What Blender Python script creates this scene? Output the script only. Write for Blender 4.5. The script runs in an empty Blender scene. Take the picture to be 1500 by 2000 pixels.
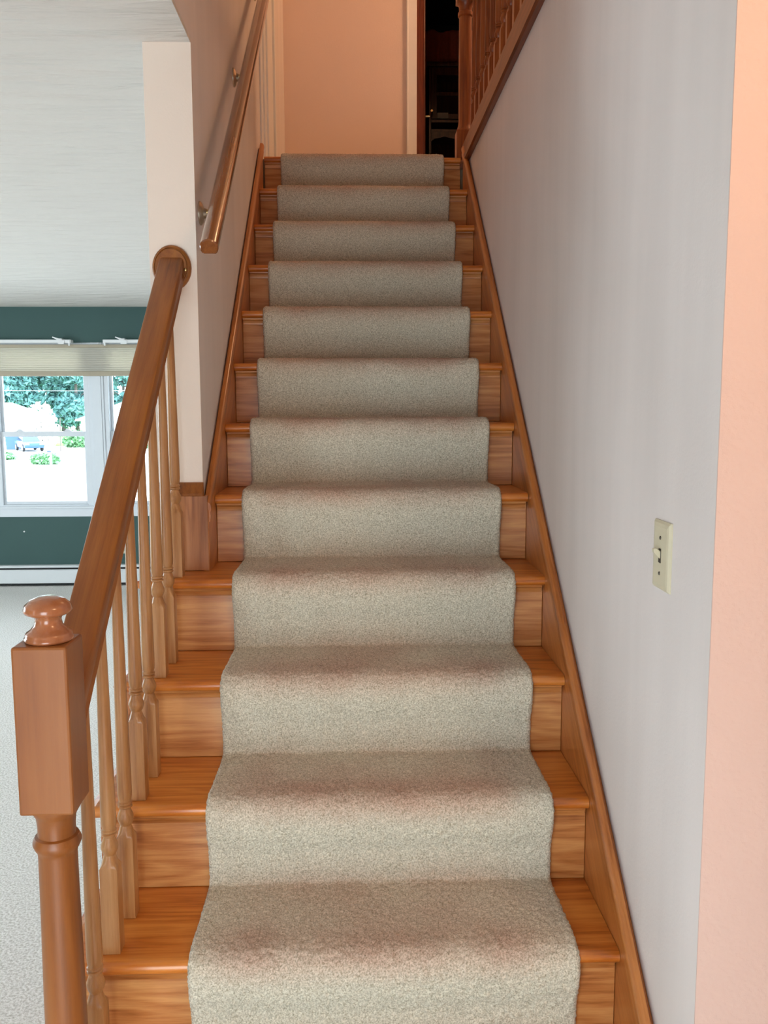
import bpy, bmesh, math, random
import numpy as np
from mathutils import Vector, Matrix

random.seed(7)
rng = np.random.default_rng(7)
scene = bpy.context.scene
C = bpy.context.collection

# ------------------------------------------------------------------ camera
F_PX, PITCH, YAW, ROLL = 1712.97, -0.119518, 0.034993, -0.003421
CAM = Vector((-0.49816, -1.53018, 1.22087))
cd = bpy.data.cameras.new('camera')
cam = bpy.data.objects.new('camera', cd)
C.objects.link(cam)
cd.sensor_fit = 'AUTO'
cd.sensor_width = 36.0
cd.lens = F_PX / 2000.0 * 36.0
cd.clip_start = 0.02
cd.clip_end = 500
fw = Vector((math.sin(YAW) * math.cos(PITCH), math.cos(YAW) * math.cos(PITCH), math.sin(PITCH)))
rt = Vector((math.cos(YAW), -math.sin(YAW), 0))
up = rt.cross(fw)
r2 = rt * math.cos(ROLL) + up * math.sin(ROLL)
u2 = -rt * math.sin(ROLL) + up * math.cos(ROLL)
m = Matrix((r2, u2, -fw)).transposed().to_4x4()
m.translation = CAM
cam.matrix_world = m
scene.camera = cam

# ------------------------------------------------------------------ world, sun, lamps, exposure
scene.view_settings.view_transform = 'Standard'
scene.view_settings.look = 'None'
scene.view_settings.gamma = 1.0
scene.view_settings.use_curve_mapping = False
scene.view_settings.exposure = -0.08

world = bpy.data.worlds.new('sky')
scene.world = world
world.use_nodes = True
wn = world.node_tree.nodes
wn['Background'].inputs['Color'].default_value = (0.82, 0.93, 1.0, 1)
wn['Background'].inputs['Strength'].default_value = 9.0

sun = bpy.data.lights.new('sun', 'SUN')
sun.energy = 6.0
sun.angle = 0.02
sun.color = (1.0, 0.96, 0.9)
so = bpy.data.objects.new('sun', sun)
so.rotation_euler = (math.radians(38), math.radians(-25), 0)
C.objects.link(so)


def point_lamp(name, loc, watts, color, radius):
    l = bpy.data.lights.new(name, 'POINT')
    l.energy = watts
    l.color = color
    l.shadow_soft_size = radius
    o = bpy.data.objects.new(name, l)
    o.location = loc
    C.objects.link(o)
    return o


WARM = (1.0, 0.58, 0.30)
point_lamp('upper_hall_lamp', (1.25, 3.0, 4.35), 54, WARM, 0.10)
point_lamp('foyer_lamp', (0.30, -1.12, 2.0), 17, (1.0, 0.60, 0.33), 0.08)


def portal(name, loc, rot, sx, sy):
    l = bpy.data.lights.new(name, 'AREA')
    l.shape = 'RECTANGLE'
    l.size, l.size_y = sx, sy
    l.cycles.is_portal = True
    o = bpy.data.objects.new(name, l)
    o.location = loc
    o.rotation_euler = rot
    C.objects.link(o)


# window openings and an added entry opening through which the sky lights the room
REAR_Y, ENTRY_Y, LEFT_X, FAR_Y = -3.2, -1.85, -6.2, 6.82
portal('portal_far', (-3.39, FAR_Y + 0.2, 1.03), (math.radians(-90), 0, 0), 2.8, 1.5)
portal('portal_rear', (-3.85, REAR_Y - 0.1, 0.75), (math.radians(90), 0, 0), 1.5, 2.0)
portal('portal_entry', (-0.95, ENTRY_Y - 0.1, 0.40), (math.radians(90), 0, 0), 0.8, 1.5)
portal('portal_left', (LEFT_X - 0.1, 3.05, 0.90), (0, math.radians(-90), 0), 2.0, 2.7)

# ------------------------------------------------------------------ dimensions
RISE, RUN, OV = 0.195, 0.23471, 0.0289
XL, XR = -0.888, 0.0            # inner faces of the skirt boards
XOPEN = -1.045                  # free ends of the lower treads
FLOOR = -0.46
CEIL = 2.145
UFLOOR = 12 * RISE              # upper floor
UCEIL = 4.75
WALL_L = -0.905                 # stairwell face of the left wall
WALL_R = 0.02
POST_Y = 0.85


def zt(i):                      # tread heights; the two lowest steps are out of the frame
    return i * RISE if i >= 0 else -0.23


def ny(i):                      # nosing line
    return (i - 1) * RUN


# ------------------------------------------------------------------ materials
def lin(c):
    return tuple((v / 255 / 12.92) if v / 255 <= 0.04045 else ((v / 255 + 0.055) / 1.055) ** 2.4 for v in c)


def new_mat(name):
    mt = bpy.data.materials.new(name)
    mt.use_nodes = True
    return mt, mt.node_tree.nodes, mt.node_tree.links, mt.node_tree.nodes['Principled BSDF']


def plain(name, rgb, rough=0.5, metal=0.0, noise=0.04, scale=30.0, bump=0.0, spec=0.5, bscale=None, stretch=None):
    """single colour with a little procedural mottling and relief"""
    mt, n, l, b = new_mat(name)
    tc = n.new('ShaderNodeTexCoord')
    nz = n.new('ShaderNodeTexNoise')
    nz.inputs['Scale'].default_value = scale
    nz.inputs['Detail'].default_value = 4
    if stretch:
        mp = n.new('ShaderNodeMapping')
        mp.inputs['Scale'].default_value = stretch
        l.new(tc.outputs['Object'], mp.inputs['Vector'])
        l.new(mp.outputs[0], nz.inputs['Vector'])
    else:
        l.new(tc.outputs['Object'], nz.inputs['Vector'])
    mx = n.new('ShaderNodeMix')
    mx.data_type = 'RGBA'
    c = lin(rgb)
    mx.inputs['A'].default_value = (*[v * (1 - noise * 2) for v in c], 1)
    mx.inputs['B'].default_value = (*[min(1, v * (1 + noise * 2)) for v in c], 1)
    l.new(nz.outputs['Fac'], mx.inputs['Factor'])
    l.new(mx.outputs['Result'], b.inputs['Base Color'])
    b.inputs['Roughness'].default_value = rough
    b.inputs['Metallic'].default_value = metal
    b.inputs['Specular IOR Level'].default_value = spec
    if bump:
        nb = n.new('ShaderNodeTexNoise')
        nb.inputs['Scale'].default_value = bscale or scale
        nb.inputs['Detail'].default_value = 3
        l.new(tc.outputs['Object'], nb.inputs['Vector'])
        bp = n.new('ShaderNodeBump')
        bp.inputs['Strength'].default_value = bump
        bp.inputs['Distance'].default_value = 0.004
        l.new(nb.outputs['Fac'], bp.inputs['Height'])
        l.new(bp.outputs['Normal'], b.inputs['Normal'])
    return mt


def wood(name, dark, mid, light, axis=(1, 0, 0), rough=0.32, coat=0.3, figure=1.0, streak=1.0):
    """grain runs along `axis` (object space)"""
    mt, n, l, b = new_mat(name)
    tc = n.new('ShaderNodeTexCoord')
    oi = n.new('ShaderNodeObjectInfo')
    add = n.new('ShaderNodeVectorMath')
    add.operation = 'MULTIPLY_ADD'
    comb = n.new('ShaderNodeCombineXYZ')
    for k, s in enumerate((3.1, 5.7, 7.3)):
        mu = n.new('ShaderNodeMath')
        mu.operation = 'MULTIPLY'
        mu.inputs[1].default_value = s
        l.new(oi.outputs['Random'], mu.inputs[0])
        l.new(mu.outputs[0], comb.inputs[k])
    add.inputs[1].default_value = (1, 1, 1)
    l.new(tc.outputs['Object'], add.inputs[0])
    l.new(comb.outputs[0], add.inputs[2])
    rot = Vector(axis).normalized().rotation_difference(Vector((1, 0, 0))).to_euler()
    mp0 = n.new('ShaderNodeMapping')
    mp0.inputs['Rotation'].default_value = rot
    l.new(add.outputs[0], mp0.inputs['Vector'])
    # long streaks (pores)
    mp1 = n.new('ShaderNodeMapping')
    mp1.inputs['Scale'].default_value = (4, 95, 95)
    l.new(mp0.outputs[0], mp1.inputs['Vector'])
    n1 = n.new('ShaderNodeTexNoise')
    n1.inputs['Scale'].default_value = 1.0
    n1.inputs['Detail'].default_value = 5
    n1.inputs['Roughness'].default_value = 0.75
    l.new(mp1.outputs[0], n1.inputs['Vector'])
    # growth-ring figure
    mp2 = n.new('ShaderNodeMapping')
    mp2.inputs['Scale'].default_value = (1.3, 11, 11)
    l.new(mp0.outputs[0], mp2.inputs['Vector'])
    n2 = n.new('ShaderNodeTexNoise')
    n2.inputs['Scale'].default_value = 1.0
    n2.inputs['Detail'].default_value = 2
    l.new(mp2.outputs[0], n2.inputs['Vector'])
    mu = n.new('ShaderNodeMath')
    mu.operation = 'MULTIPLY'
    mu.inputs[1].default_value = 9.0 * figure
    l.new(n2.outputs['Fac'], mu.inputs[0])
    fr = n.new('ShaderNodeMath')
    fr.operation = 'PINGPONG'
    fr.inputs[1].default_value = 0.5
    l.new(mu.outputs[0], fr.inputs[0])
    # broad tone
    mp3 = n.new('ShaderNodeMapping')
    mp3.inputs['Scale'].default_value = (1.2, 6, 6)
    l.new(mp0.outputs[0], mp3.inputs['Vector'])
    n3 = n.new('ShaderNodeTexNoise')
    n3.inputs['Scale'].default_value = 1.0
    n3.inputs['Detail'].default_value = 3
    l.new(mp3.outputs[0], n3.inputs['Vector'])

    def lincomb(a, ka, bsock, kb):
        q = n.new('ShaderNodeMath')
        q.operation = 'MULTIPLY_ADD'
        l.new(a, q.inputs[0])
        q.inputs[1].default_value = ka
        q2 = n.new('ShaderNodeMath')
        q2.operation = 'MULTIPLY'
        l.new(bsock, q2.inputs[0])
        q2.inputs[1].default_value = kb
        l.new(q2.outputs[0], q.inputs[2])
        return q.outputs[0]
    s = lincomb(n1.outputs['Fac'], 0.60 * streak, fr.outputs[0], 0.30)
    s = lincomb(s, 1.0, n3.outputs['Fac'], 0.42 + 0.52 * (1 - streak))
    rp = n.new('ShaderNodeValToRGB')
    rp.color_ramp.elements[0].position = 0.40
    rp.color_ramp.elements[0].color = (*lin(dark), 1)
    rp.color_ramp.elements[1].position = 0.72
    rp.color_ramp.elements[1].color = (*lin(light), 1)
    e = rp.color_ramp.elements.new(0.54)
    e.color = (*lin(mid), 1)
    l.new(s, rp.inputs[0])
    l.new(rp.outputs['Color'], b.inputs['Base Color'])
    b.inputs['Roughness'].default_value = rough
    b.inputs['Coat Weight'].default_value = coat
    b.inputs['Coat Roughness'].default_value = 0.15
    bp = n.new('ShaderNodeBump')
    bp.inputs['Strength'].default_value = 0.10
    bp.inputs['Distance'].default_value = 0.001
    l.new(n1.outputs['Fac'], bp.inputs['Height'])
    l.new(bp.outputs['Normal'], b.inputs['Normal'])
    return mt


SL = (0, 1, RISE / RUN)
M = {}
M['tread'] = wood('oak_tread', (146, 74, 18), (192, 108, 38), (216, 138, 62), (1, 0, 0), rough=0.28, coat=0.35)
M['riser'] = wood('oak_riser', (150, 86, 38), (190, 122, 64), (216, 156, 94), (1, 0, 0), rough=0.35, coat=0.25)
M['skirt'] = wood('oak_skirt', (138, 74, 26), (176, 104, 46), (198, 126, 64), SL, rough=0.34, coat=0.25, figure=0.6)
M['rail'] = wood('oak_rail', (104, 54, 14), (138, 78, 24), (158, 96, 36), (0, 1, 0.86), rough=0.42, coat=0.06, figure=0.5)
M['wall_rail'] = wood('oak_wall_rail', (92, 46, 12), (126, 68, 22), (148, 86, 34), (0, 1, 0.8), rough=0.16, coat=0.8, figure=0.4)
M['baluster'] = wood('maple_baluster', (146, 94, 48), (176, 122, 70), (196, 146, 92), (0, 0, 1), rough=0.36, coat=0.3, figure=0.6)
M['newel'] = wood('maple_newel', (112, 60, 18), (140, 80, 28), (154, 94, 40), (0, 0, 1), rough=0.42, coat=0.12, figure=0.35, streak=0.45)
M['finial'] = wood('maple_finial', (134, 76, 42), (160, 96, 58), (176, 112, 72), (0, 0, 1), rough=0.2, coat=0.6, figure=0.35, streak=0.5)
M['plinth'] = wood('stained_plinth', (138, 84, 48), (178, 118, 74), (196, 140, 94), (0, 0, 1), rough=0.45, coat=0.1, figure=0.8, streak=0.6)
M['dark_wood'] = wood('cherry', (70, 26, 12), (96, 40, 20), (118, 54, 28), (0, 0, 1), rough=0.3, coat=0.3)
M['upper_post'] = wood('oak_upper_post_in_shade', (100, 44, 12), (132, 64, 22), (154, 84, 34), (0, 0, 1), rough=0.4, coat=0.2)  # upper railing wood, its shade put into the colour
M['fascia'] = wood('oak_fascia_in_shade', (84, 32, 8), (112, 48, 14), (132, 64, 24), (0, 1, 0), rough=0.4, coat=0.2)  # stain darkened to paint the shade on the side away from the light
M['white_wall'] = plain('white_paint', (228, 222, 220), rough=0.62, noise=0.05, scale=3.0, bump=0.10, bscale=160, stretch=(3, 3, 0.35))
M['post_wall'] = plain('cream_paint', (240, 228, 216), rough=0.6, noise=0.01, scale=6, bump=0.12, bscale=220)
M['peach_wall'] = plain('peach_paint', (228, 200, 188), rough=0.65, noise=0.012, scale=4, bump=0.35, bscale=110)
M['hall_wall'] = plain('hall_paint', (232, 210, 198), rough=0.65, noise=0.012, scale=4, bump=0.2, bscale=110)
M['teal_wall'] = plain('teal_paint', (54, 86, 83), rough=0.6, noise=0.03, scale=4, bump=0.15, bscale=200)
M['ceiling'] = plain('ceiling_paint', (224, 219, 212), rough=0.8, noise=0.01, scale=5)
M['white_trim'] = plain('white_trim_paint', (236, 236, 234), rough=0.4, noise=0.01)
M['vinyl'] = plain('white_vinyl', (224, 230, 236), rough=0.35, noise=0.01)
M['heater'] = plain('heater_enamel', (226, 230, 232), rough=0.4, noise=0.01)
M['black'] = plain('dark_gap', (22, 22, 24), rough=0.7)
M['brass'] = plain('satin_brass', (214, 186, 130), rough=0.25, metal=1.0, noise=0.02)
M['nickel'] = plain('worn_nickel', (196, 186, 168), rough=0.3, metal=1.0, noise=0.02)
M['ivory'] = plain('ivory_plastic', (214, 208, 182), rough=0.35, noise=0.01)
M['screw'] = plain('screw_metal', (96, 92, 84), rough=0.4, metal=0.9)
M['rod'] = plain('white_rod_enamel', (240, 242, 242), rough=0.3, noise=0.01)
M['fabric_dark'] = plain('rust_fabric', (206, 92, 62), rough=0.9, noise=0.1, scale=60)
M['paper'] = plain('paper', (236, 228, 210), rough=0.8)
M['room_darkness'] = plain('painted_room_darkness', (34, 24, 20), rough=0.8)  # near-black colour stands in for the room's lack of light
M['hall_carpet'] = plain('hall_carpet', (150, 138, 116), rough=0.95, noise=0.1, scale=300, bump=0.5)


def glass_mat():
    mt, n, l, b = new_mat('window_glass')
    n.remove(b)
    out = n['Material Output']
    tr = n.new('ShaderNodeBsdfTransparent')
    tr.inputs[0].default_value = (0.93, 0.97, 1.0, 1)
    gl = n.new('ShaderNodeBsdfGlossy')
    gl.inputs['Roughness'].default_value = 0.02
    fz = n.new('ShaderNodeFresnel')
    fz.inputs[0].default_value = 1.45
    mx = n.new('ShaderNodeMixShader')
    l.new(fz.outputs[0], mx.inputs[0])
    l.new(tr.outputs[0], mx.inputs[1])
    l.new(gl.outputs[0], mx.inputs[2])
    l.new(mx.outputs[0], out.inputs[0])
    return mt


M['glass'] = glass_mat()


def ceiling_mat():
    """brushed texture compound: streaky relief"""
    mt = M['ceiling']
    n, l = mt.node_tree.nodes, mt.node_tree.links
    b = n['Principled BSDF']
    tc = n.new('ShaderNodeTexCoord')
    mp = n.new('ShaderNodeMapping')
    mp.inputs['Rotation'].default_value = (0, 0, math.radians(8))
    mp.inputs['Scale'].default_value = (1.6, 8.0, 1)
    l.new(tc.outputs['Object'], mp.inputs['Vector'])
    nz = n.new('ShaderNodeTexNoise')
    nz.inputs['Scale'].default_value = 1.6
    nz.inputs['Detail'].default_value = 6
    nz.inputs['Distortion'].default_value = 0.6
    l.new(mp.outputs[0], nz.inputs['Vector'])
    bp = n.new('ShaderNodeBump')
    bp.inputs['Strength'].default_value = 1.0
    bp.inputs['Distance'].default_value = 0.035
    l.new(nz.outputs['Fac'], bp.inputs['Height'])
    l.new(bp.outputs['Normal'], b.inputs['Normal'])


ceiling_mat()


def runner_mat():
    mt, n, l, b = new_mat('runner_pile')
    tc = n.new('ShaderNodeTexCoord')
    nz = n.new('ShaderNodeTexNoise')
    nz.inputs['Scale'].default_value = 300
    nz.inputs['Detail'].default_value = 3
    nz.inputs['Roughness'].default_value = 0.7
    l.new(tc.outputs['Object'], nz.inputs['Vector'])
    rp = n.new('ShaderNodeValToRGB')
    rp.color_ramp.elements[0].position = 0.30
    rp.color_ramp.elements[0].color = (*lin((146, 141, 117)), 1)
    rp.color_ramp.elements[1].position = 0.62
    rp.color_ramp.elements[1].color = (*lin((232, 228, 210)), 1)
    l.new(nz.outputs['Fac'], rp.inputs[0])
    at = n.new('ShaderNodeAttribute')
    at.attribute_name = 'soil'
    n2 = n.new('ShaderNodeTexNoise')
    n2.inputs['Scale'].default_value = 5.5
    n2.inputs['Detail'].default_value = 4
    l.new(tc.outputs['Object'], n2.inputs['Vector'])
    mr = n.new('ShaderNodeMapRange')
    mr.inputs['From Min'].default_value = 0.3
    mr.inputs['From Max'].default_value = 0.7
    mr.inputs['To Min'].default_value = 0.4
    mr.inputs['To Max'].default_value = 1.0
    l.new(n2.outputs['Fac'], mr.inputs['Value'])
    mu = n.new('ShaderNodeMath')
    mu.operation = 'MULTIPLY'
    l.new(at.outputs['Fac'], mu.inputs[0])
    l.new(mr.outputs[0], mu.inputs[1])
    mx = n.new('ShaderNodeMix')
    mx.data_type = 'RGBA'
    mx.blend_type = 'MULTIPLY'
    l.new(mu.outputs[0], mx.inputs['Factor'])
    l.new(rp.outputs['Color'], mx.inputs['A'])
    mx.inputs['B'].default_value = (0.76, 0.53, 0.50, 1)
    l.new(mx.outputs['Result'], b.inputs['Base Color'])
    b.inputs['Roughness'].default_value = 0.95
    b.inputs['Specular IOR Level'].default_value = 0.1
    b.inputs['Sheen Weight'].default_value = 0.15
    return mt


M['runner'] = runner_mat()


def floor_mat():
    mt, n, l, b = new_mat('living_room_carpet')
    tc = n.new('ShaderNodeTexCoord')
    nz = n.new('ShaderNodeTexNoise')
    nz.inputs['Scale'].default_value = 120
    nz.inputs['Detail'].default_value = 4
    l.new(tc.outputs['Object'], nz.inputs['Vector'])
    rp = n.new('ShaderNodeValToRGB')
    rp.color_ramp.elements[0].position = 0.3
    rp.color_ramp.elements[0].color = (*lin((198, 194, 186)), 1)
    rp.color_ramp.elements[1].position = 0.6
    rp.color_ramp.elements[1].color = (*lin((246, 244, 240)), 1)
    l.new(nz.outputs['Fac'], rp.inputs[0])
    l.new(rp.outputs['Color'], b.inputs['Base Color'])
    b.inputs['Roughness'].default_value = 0.95
    b.inputs['Specular IOR Level'].default_value = 0.1
    bp = n.new('ShaderNodeBump')
    bp.inputs['Strength'].default_value = 0.7
    bp.inputs['Distance'].default_value = 0.01
    l.new(nz.outputs['Fac'], bp.inputs['Height'])
    l.new(bp.outputs['Normal'], b.inputs['Normal'])
    return mt


M['floor'] = floor_mat()


# ------------------------------------------------------------------ mesh helpers
class MB:
    """collects geometry in world coordinates; build() links it as one mesh object"""

    def __init__(self):
        self.v, self.f = [], []

    def box(self, x0, x1, y0, y1, z0, z1):
        b = len(self.v)
        self.v += [(x0, y0, z0), (x1, y0, z0), (x1, y1, z0), (x0, y1, z0), (x0, y0, z1), (x1, y0, z1), (x1, y1, z1), (x0, y1, z1)]
        self.f += [tuple(b + i for i in q) for q in ((0, 3, 2, 1), (4, 5, 6, 7), (0, 1, 5, 4), (1, 2, 6, 5), (2, 3, 7, 6), (3, 0, 4, 7))]
        return self

    def prism(self, poly, axis, a0, a1):
        """poly: 2D points; axis 'x': (y,z), 'y': (x,z), 'z': (x,y)"""
        b, n = len(self.v), len(poly)
        for a in (a0, a1):
            for p, q in poly:
                self.v.append({'x': (a, p, q), 'y': (p, a, q), 'z': (p, q, a)}[axis])
        self.f.append(tuple(range(b + n - 1, b - 1, -1)))
        self.f.append(tuple(range(b + n, b + 2 * n)))
        for i in range(n):
            j = (i + 1) % n
            self.f.append((b + i, b + j, b + n + j, b + n + i))
        return self

    def rings(self, rings, close=True):
        n = len(rings[0])
        b = len(self.v)
        for r in rings:
            self.v += [tuple(p) for p in r]
        for k in range(len(rings) - 1):
            for i in range(n):
                j = (i + 1) % n
                self.f.append((b + k * n + i, b + k * n + j, b + (k + 1) * n + j, b + (k + 1) * n + i))
        if close:
            self.f.append(tuple(range(b + n - 1, b - 1, -1)))
            e = b + (len(rings) - 1) * n
            self.f.append(tuple(range(e, e + n)))
        return self

    def lathe(self, prof, c=(0, 0, 0), n=24, axis='z'):
        rs = []
        for r, h in prof:
            ring = []
            for i in range(n):
                a = 2 * math.pi * i / n
                p, q = r * math.cos(a), r * math.sin(a)
                if axis == 'z':
                    ring.append((c[0] + p, c[1] + q, c[2] + h))
                elif axis == 'y':
                    ring.append((c[0] + q, c[1] + h, c[2] + p))
                else:
                    ring.append((c[0] + h, c[1] + p, c[2] + q))
            rs.append(ring)
        return self.rings(rs)

    def tube(self, path, r, n=12):
        path = [Vector(p) for p in path]
        rs = []
        for k, p in enumerate(path):
            t = (path[min(k + 1, len(path) - 1)] - path[max(k - 1, 0)]).normalized()
            a = t.cross(Vector((0, 0, 1)) if abs(t.z) < 0.95 else Vector((1, 0, 0))).normalized()
            b = a.cross(t)
            rs.append([p + (a * math.cos(2 * math.pi * i / n) + b * math.sin(2 * math.pi * i / n)) * r for i in range(n)])
        return self.rings(rs)

    def sweep(self, prof, p0, p1, upv=(0, 0, 1)):
        """straight extrusion of a 2D profile (side, up) from p0 to p1 with plumb ends"""
        p0, p1 = Vector(p0), Vector(p1)
        t = (p1 - p0).normalized()
        s = t.cross(Vector(upv)).normalized()
        rs = []
        for p in (p0, p1):
            rs.append([p + s * a + Vector(upv) * (b / max(0.2, math.sqrt(t.x ** 2 + t.y ** 2))) for a, b in prof])
        return self.rings(rs)

    def mesh(self, name, origin=(0, 0, 0), bevel=0.0, smooth=False, seg=2, angle=35):
        me = bpy.data.meshes.new(name)
        o = origin
        me.from_pydata([(a - o[0], b - o[1], c - o[2]) for a, b, c in self.v], [], self.f)
        bm = bmesh.new()
        bm.from_mesh(me)
        bmesh.ops.recalc_face_normals(bm, faces=bm.faces)
        if bevel:
            es = [e for e in bm.edges if len(e.link_faces) == 2 and e.calc_face_angle(0) > math.radians(40)]
            bmesh.ops.bevel(bm, geom=es, offset=bevel, segments=seg, affect='EDGES', profile=0.5, clamp_overlap=True)
        if smooth:
            for f in bm.faces:
                f.smooth = True
            for e in bm.edges:
                if len(e.link_faces) == 2 and e.calc_face_angle(0) > math.radians(angle):
                    e.smooth = False
        bm.to_mesh(me)
        bm.free()
        return me

    def build(self, name, mat, parent=None, bevel=0.0, smooth=False, seg=2, angle=35, origin=None):
        if origin is None:
            if self.v:
                a = np.array(self.v)
                origin = ((a[:, 0].min() + a[:, 0].max()) / 2, (a[:, 1].min() + a[:, 1].max()) / 2, a[:, 2].min())
        me = self.mesh(name, origin, bevel, smooth, seg, angle)
        return link(name, me, mat, parent, origin)


def wloc(o):
    p = Vector(o.location)
    while o.parent:
        o = o.parent
        p += Vector(o.location)
    return p


def link(name, me, mat, parent, world_loc):
    o = bpy.data.objects.new(name, me)
    C.objects.link(o)
    if mat is not None and not me.materials:
        me.materials.append(M[mat] if isinstance(mat, str) else mat)
    if parent is not None:
        o.parent = parent
        o.location = Vector(world_loc) - wloc(parent)
    else:
        o.location = world_loc
    return o


def thing(name, loc, label, cat, group=None):
    o = bpy.data.objects.new(name, None)
    o.empty_display_size = 0.1
    C.objects.link(o)
    o.location = loc
    return tag(o, label, cat, group)


def tag(o, label=None, cat=None, group=None, kind=None):
    if label:
        o['label'] = label
    if cat:
        o['category'] = cat
    if group:
        o['group'] = group
    if kind:
        o['kind'] = kind
    return o


def struct(o, label=None, cat=None):
    return tag(o, label, cat, kind='structure')


# ------------------------------------------------------------------ room shell
struct(MB().box(LEFT_X, 2.2, REAR_Y, FAR_Y, FLOOR - 0.1, FLOOR).build('floor', 'floor'),
       'off-white carpeted floor of the living room and entry', 'floor')

# living-room ceiling with the stair opening left out
OPEN_Y0 = -0.30
cl = MB()
cl.box(LEFT_X, WALL_L - 0.12, REAR_Y, FAR_Y, CEIL, CEIL + 0.16)
cl.box(WALL_L - 0.12, WALL_L, REAR_Y, POST_Y, CEIL, CEIL + 0.011)
cl.box(WALL_L, 2.2, REAR_Y, OPEN_Y0, CEIL, CEIL + 0.16)
struct(cl.build('ceiling', 'ceiling'), 'white brushed-texture ceiling over the living room', 'ceiling')

# far teal wall with the window opening
WX0, WX1, WZ0, WZ1 = -4.96, -1.86, 0.29, 1.82
fwl = MB()
T = 0.14
fwl.box(LEFT_X, WX0, FAR_Y, FAR_Y + T, FLOOR, CEIL)
fwl.box(WX1, WALL_L - 0.12, FAR_Y, FAR_Y + T, FLOOR, CEIL)
fwl.box(WX0, WX1, FAR_Y, FAR_Y + T, FLOOR, WZ0)
fwl.box(WX0, WX1, FAR_Y, FAR_Y + T, WZ1, CEIL)
struct(fwl.build('wall_far', 'teal_wall'), 'dark teal living room wall around the window', 'wall')

# left living-room wall with a wide window opening (off frame)
lw = MB()
lw.box(LEFT_X - T, LEFT_X, REAR_Y, 1.7, FLOOR, CEIL)
lw.box(LEFT_X - T, LEFT_X, 4.4, FAR_Y, FLOOR, CEIL)
lw.box(LEFT_X - T, LEFT_X, 1.7, 4.4, FLOOR, -0.1)
lw.box(LEFT_X - T, LEFT_X, 1.7, 4.4, 1.9, CEIL)
struct(lw.build('wall_left', 'teal_wall'), 'teal side wall of the living room', 'wall')

# rear wall behind the camera with the front windows
rw = MB()
rw.box(LEFT_X, -4.6, REAR_Y - T, REAR_Y, FLOOR, CEIL)
rw.box(-3.1, -2.6, REAR_Y - T, REAR_Y, FLOOR, CEIL)
rw.box(-4.6, -3.1, REAR_Y - T, REAR_Y, 1.75, CEIL)
rw.box(-4.6, -3.1, REAR_Y - T, REAR_Y, FLOOR, -0.2)
rw.box(-2.6 - T, -2.6, REAR_Y, ENTRY_Y, FLOOR, CEIL)            # unseen jog and bare opening, added to light the lower steps
rw.box(-2.6, -1.35, ENTRY_Y - T, ENTRY_Y, FLOOR, CEIL)
rw.box(-0.55, 2.2, ENTRY_Y - T, ENTRY_Y, FLOOR, CEIL)
rw.box(-1.35, -0.55, ENTRY_Y - T, ENTRY_Y, 1.15, CEIL)
rw.box(-1.35, -0.55, ENTRY_Y - T, ENTRY_Y, FLOOR, -0.35)
struct(rw.build('wall_rear', 'white_wall'), 'white front wall with an added daylight opening at the entry and window openings', 'wall')

# wall between stairs and living room; its end is the white post in front
lp = MB()
lp.prism([(POST_Y, 1.0), (POST_Y, CEIL + 0.012), (OPEN_Y0, CEIL + 0.012), (OPEN_Y0, UCEIL), (9.0, UCEIL), (9.0, FLOOR), (POST_Y + 0.02, FLOOR), (POST_Y + 0.02, 1.0)],
         'x', WALL_L - 0.12, WALL_L)
struct(lp.build('wall_stair_left', 'white_wall'), 'white wall left of the stairs carrying the wooden handrail', 'wall')
pe = MB().box(WALL_L - 0.121, WALL_L + 0.0012, POST_Y - 0.004, POST_Y + 0.0, 1.0, CEIL - 0.0005)
struct(pe.build('trim_1', 'post_wall'), 'cream painted end face of the stair wall above the stained plinth', 'trim')

# right stair wall and the entry wall returning at the corner
rl = MB().box(WALL_R, WALL_R + 0.12, OPEN_Y0, 4.15, FLOOR, 2.30)
struct(rl.build('wall_stair_right', 'white_wall'), 'white painted wall right of the stairs', 'wall')
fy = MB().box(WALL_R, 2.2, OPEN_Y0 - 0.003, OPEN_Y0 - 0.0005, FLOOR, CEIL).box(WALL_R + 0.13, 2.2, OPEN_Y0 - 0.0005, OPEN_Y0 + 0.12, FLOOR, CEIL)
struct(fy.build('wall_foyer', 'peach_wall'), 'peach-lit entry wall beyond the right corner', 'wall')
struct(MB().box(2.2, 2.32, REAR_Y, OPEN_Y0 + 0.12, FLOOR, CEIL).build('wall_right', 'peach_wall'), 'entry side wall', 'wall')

# upper floor
uf = MB()
uf.box(WALL_R - 0.005, 1.6, OPEN_Y0 - 0.1, 4.15, 2.30, UFLOOR - 0.002)
uf.box(WALL_L, 1.6, 2.63, 4.2, 2.20, UFLOOR - 0.002)
struct(uf.build('floor_upper', 'hall_carpet'), 'carpeted floor of the upper hall', 'floor')
HALL_Y = 4.15
struct(MB().box(WALL_L, 1.6, 4.2, 9.0, 2.20, UFLOOR - 0.002).build('floor_dark_room', 'room_darkness'), 'floor of the unlit upstairs room', 'floor')
OPX0, OPX1 = -0.085, 0.72
ue = MB()
ue.box(WALL_L - 0.12, OPX0, HALL_Y, HALL_Y + 0.11, UFLOOR, UCEIL)
ue.box(OPX1, 1.6, HALL_Y, HALL_Y + 0.11, UFLOOR, UCEIL)
ue.box(OPX0, OPX1, HALL_Y, HALL_Y + 0.11, UFLOOR + 2.15, UCEIL)
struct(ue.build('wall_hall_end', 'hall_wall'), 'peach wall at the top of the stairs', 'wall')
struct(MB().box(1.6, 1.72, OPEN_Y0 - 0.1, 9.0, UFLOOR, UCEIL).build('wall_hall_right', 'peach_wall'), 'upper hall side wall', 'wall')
struct(MB().box(WALL_L - 0.12, 1.72, OPEN_Y0 - 0.22, OPEN_Y0 - 0.1, CEIL, UCEIL).build('wall_hall_front', 'white_wall'), 'wall over the stair opening', 'wall')
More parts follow.
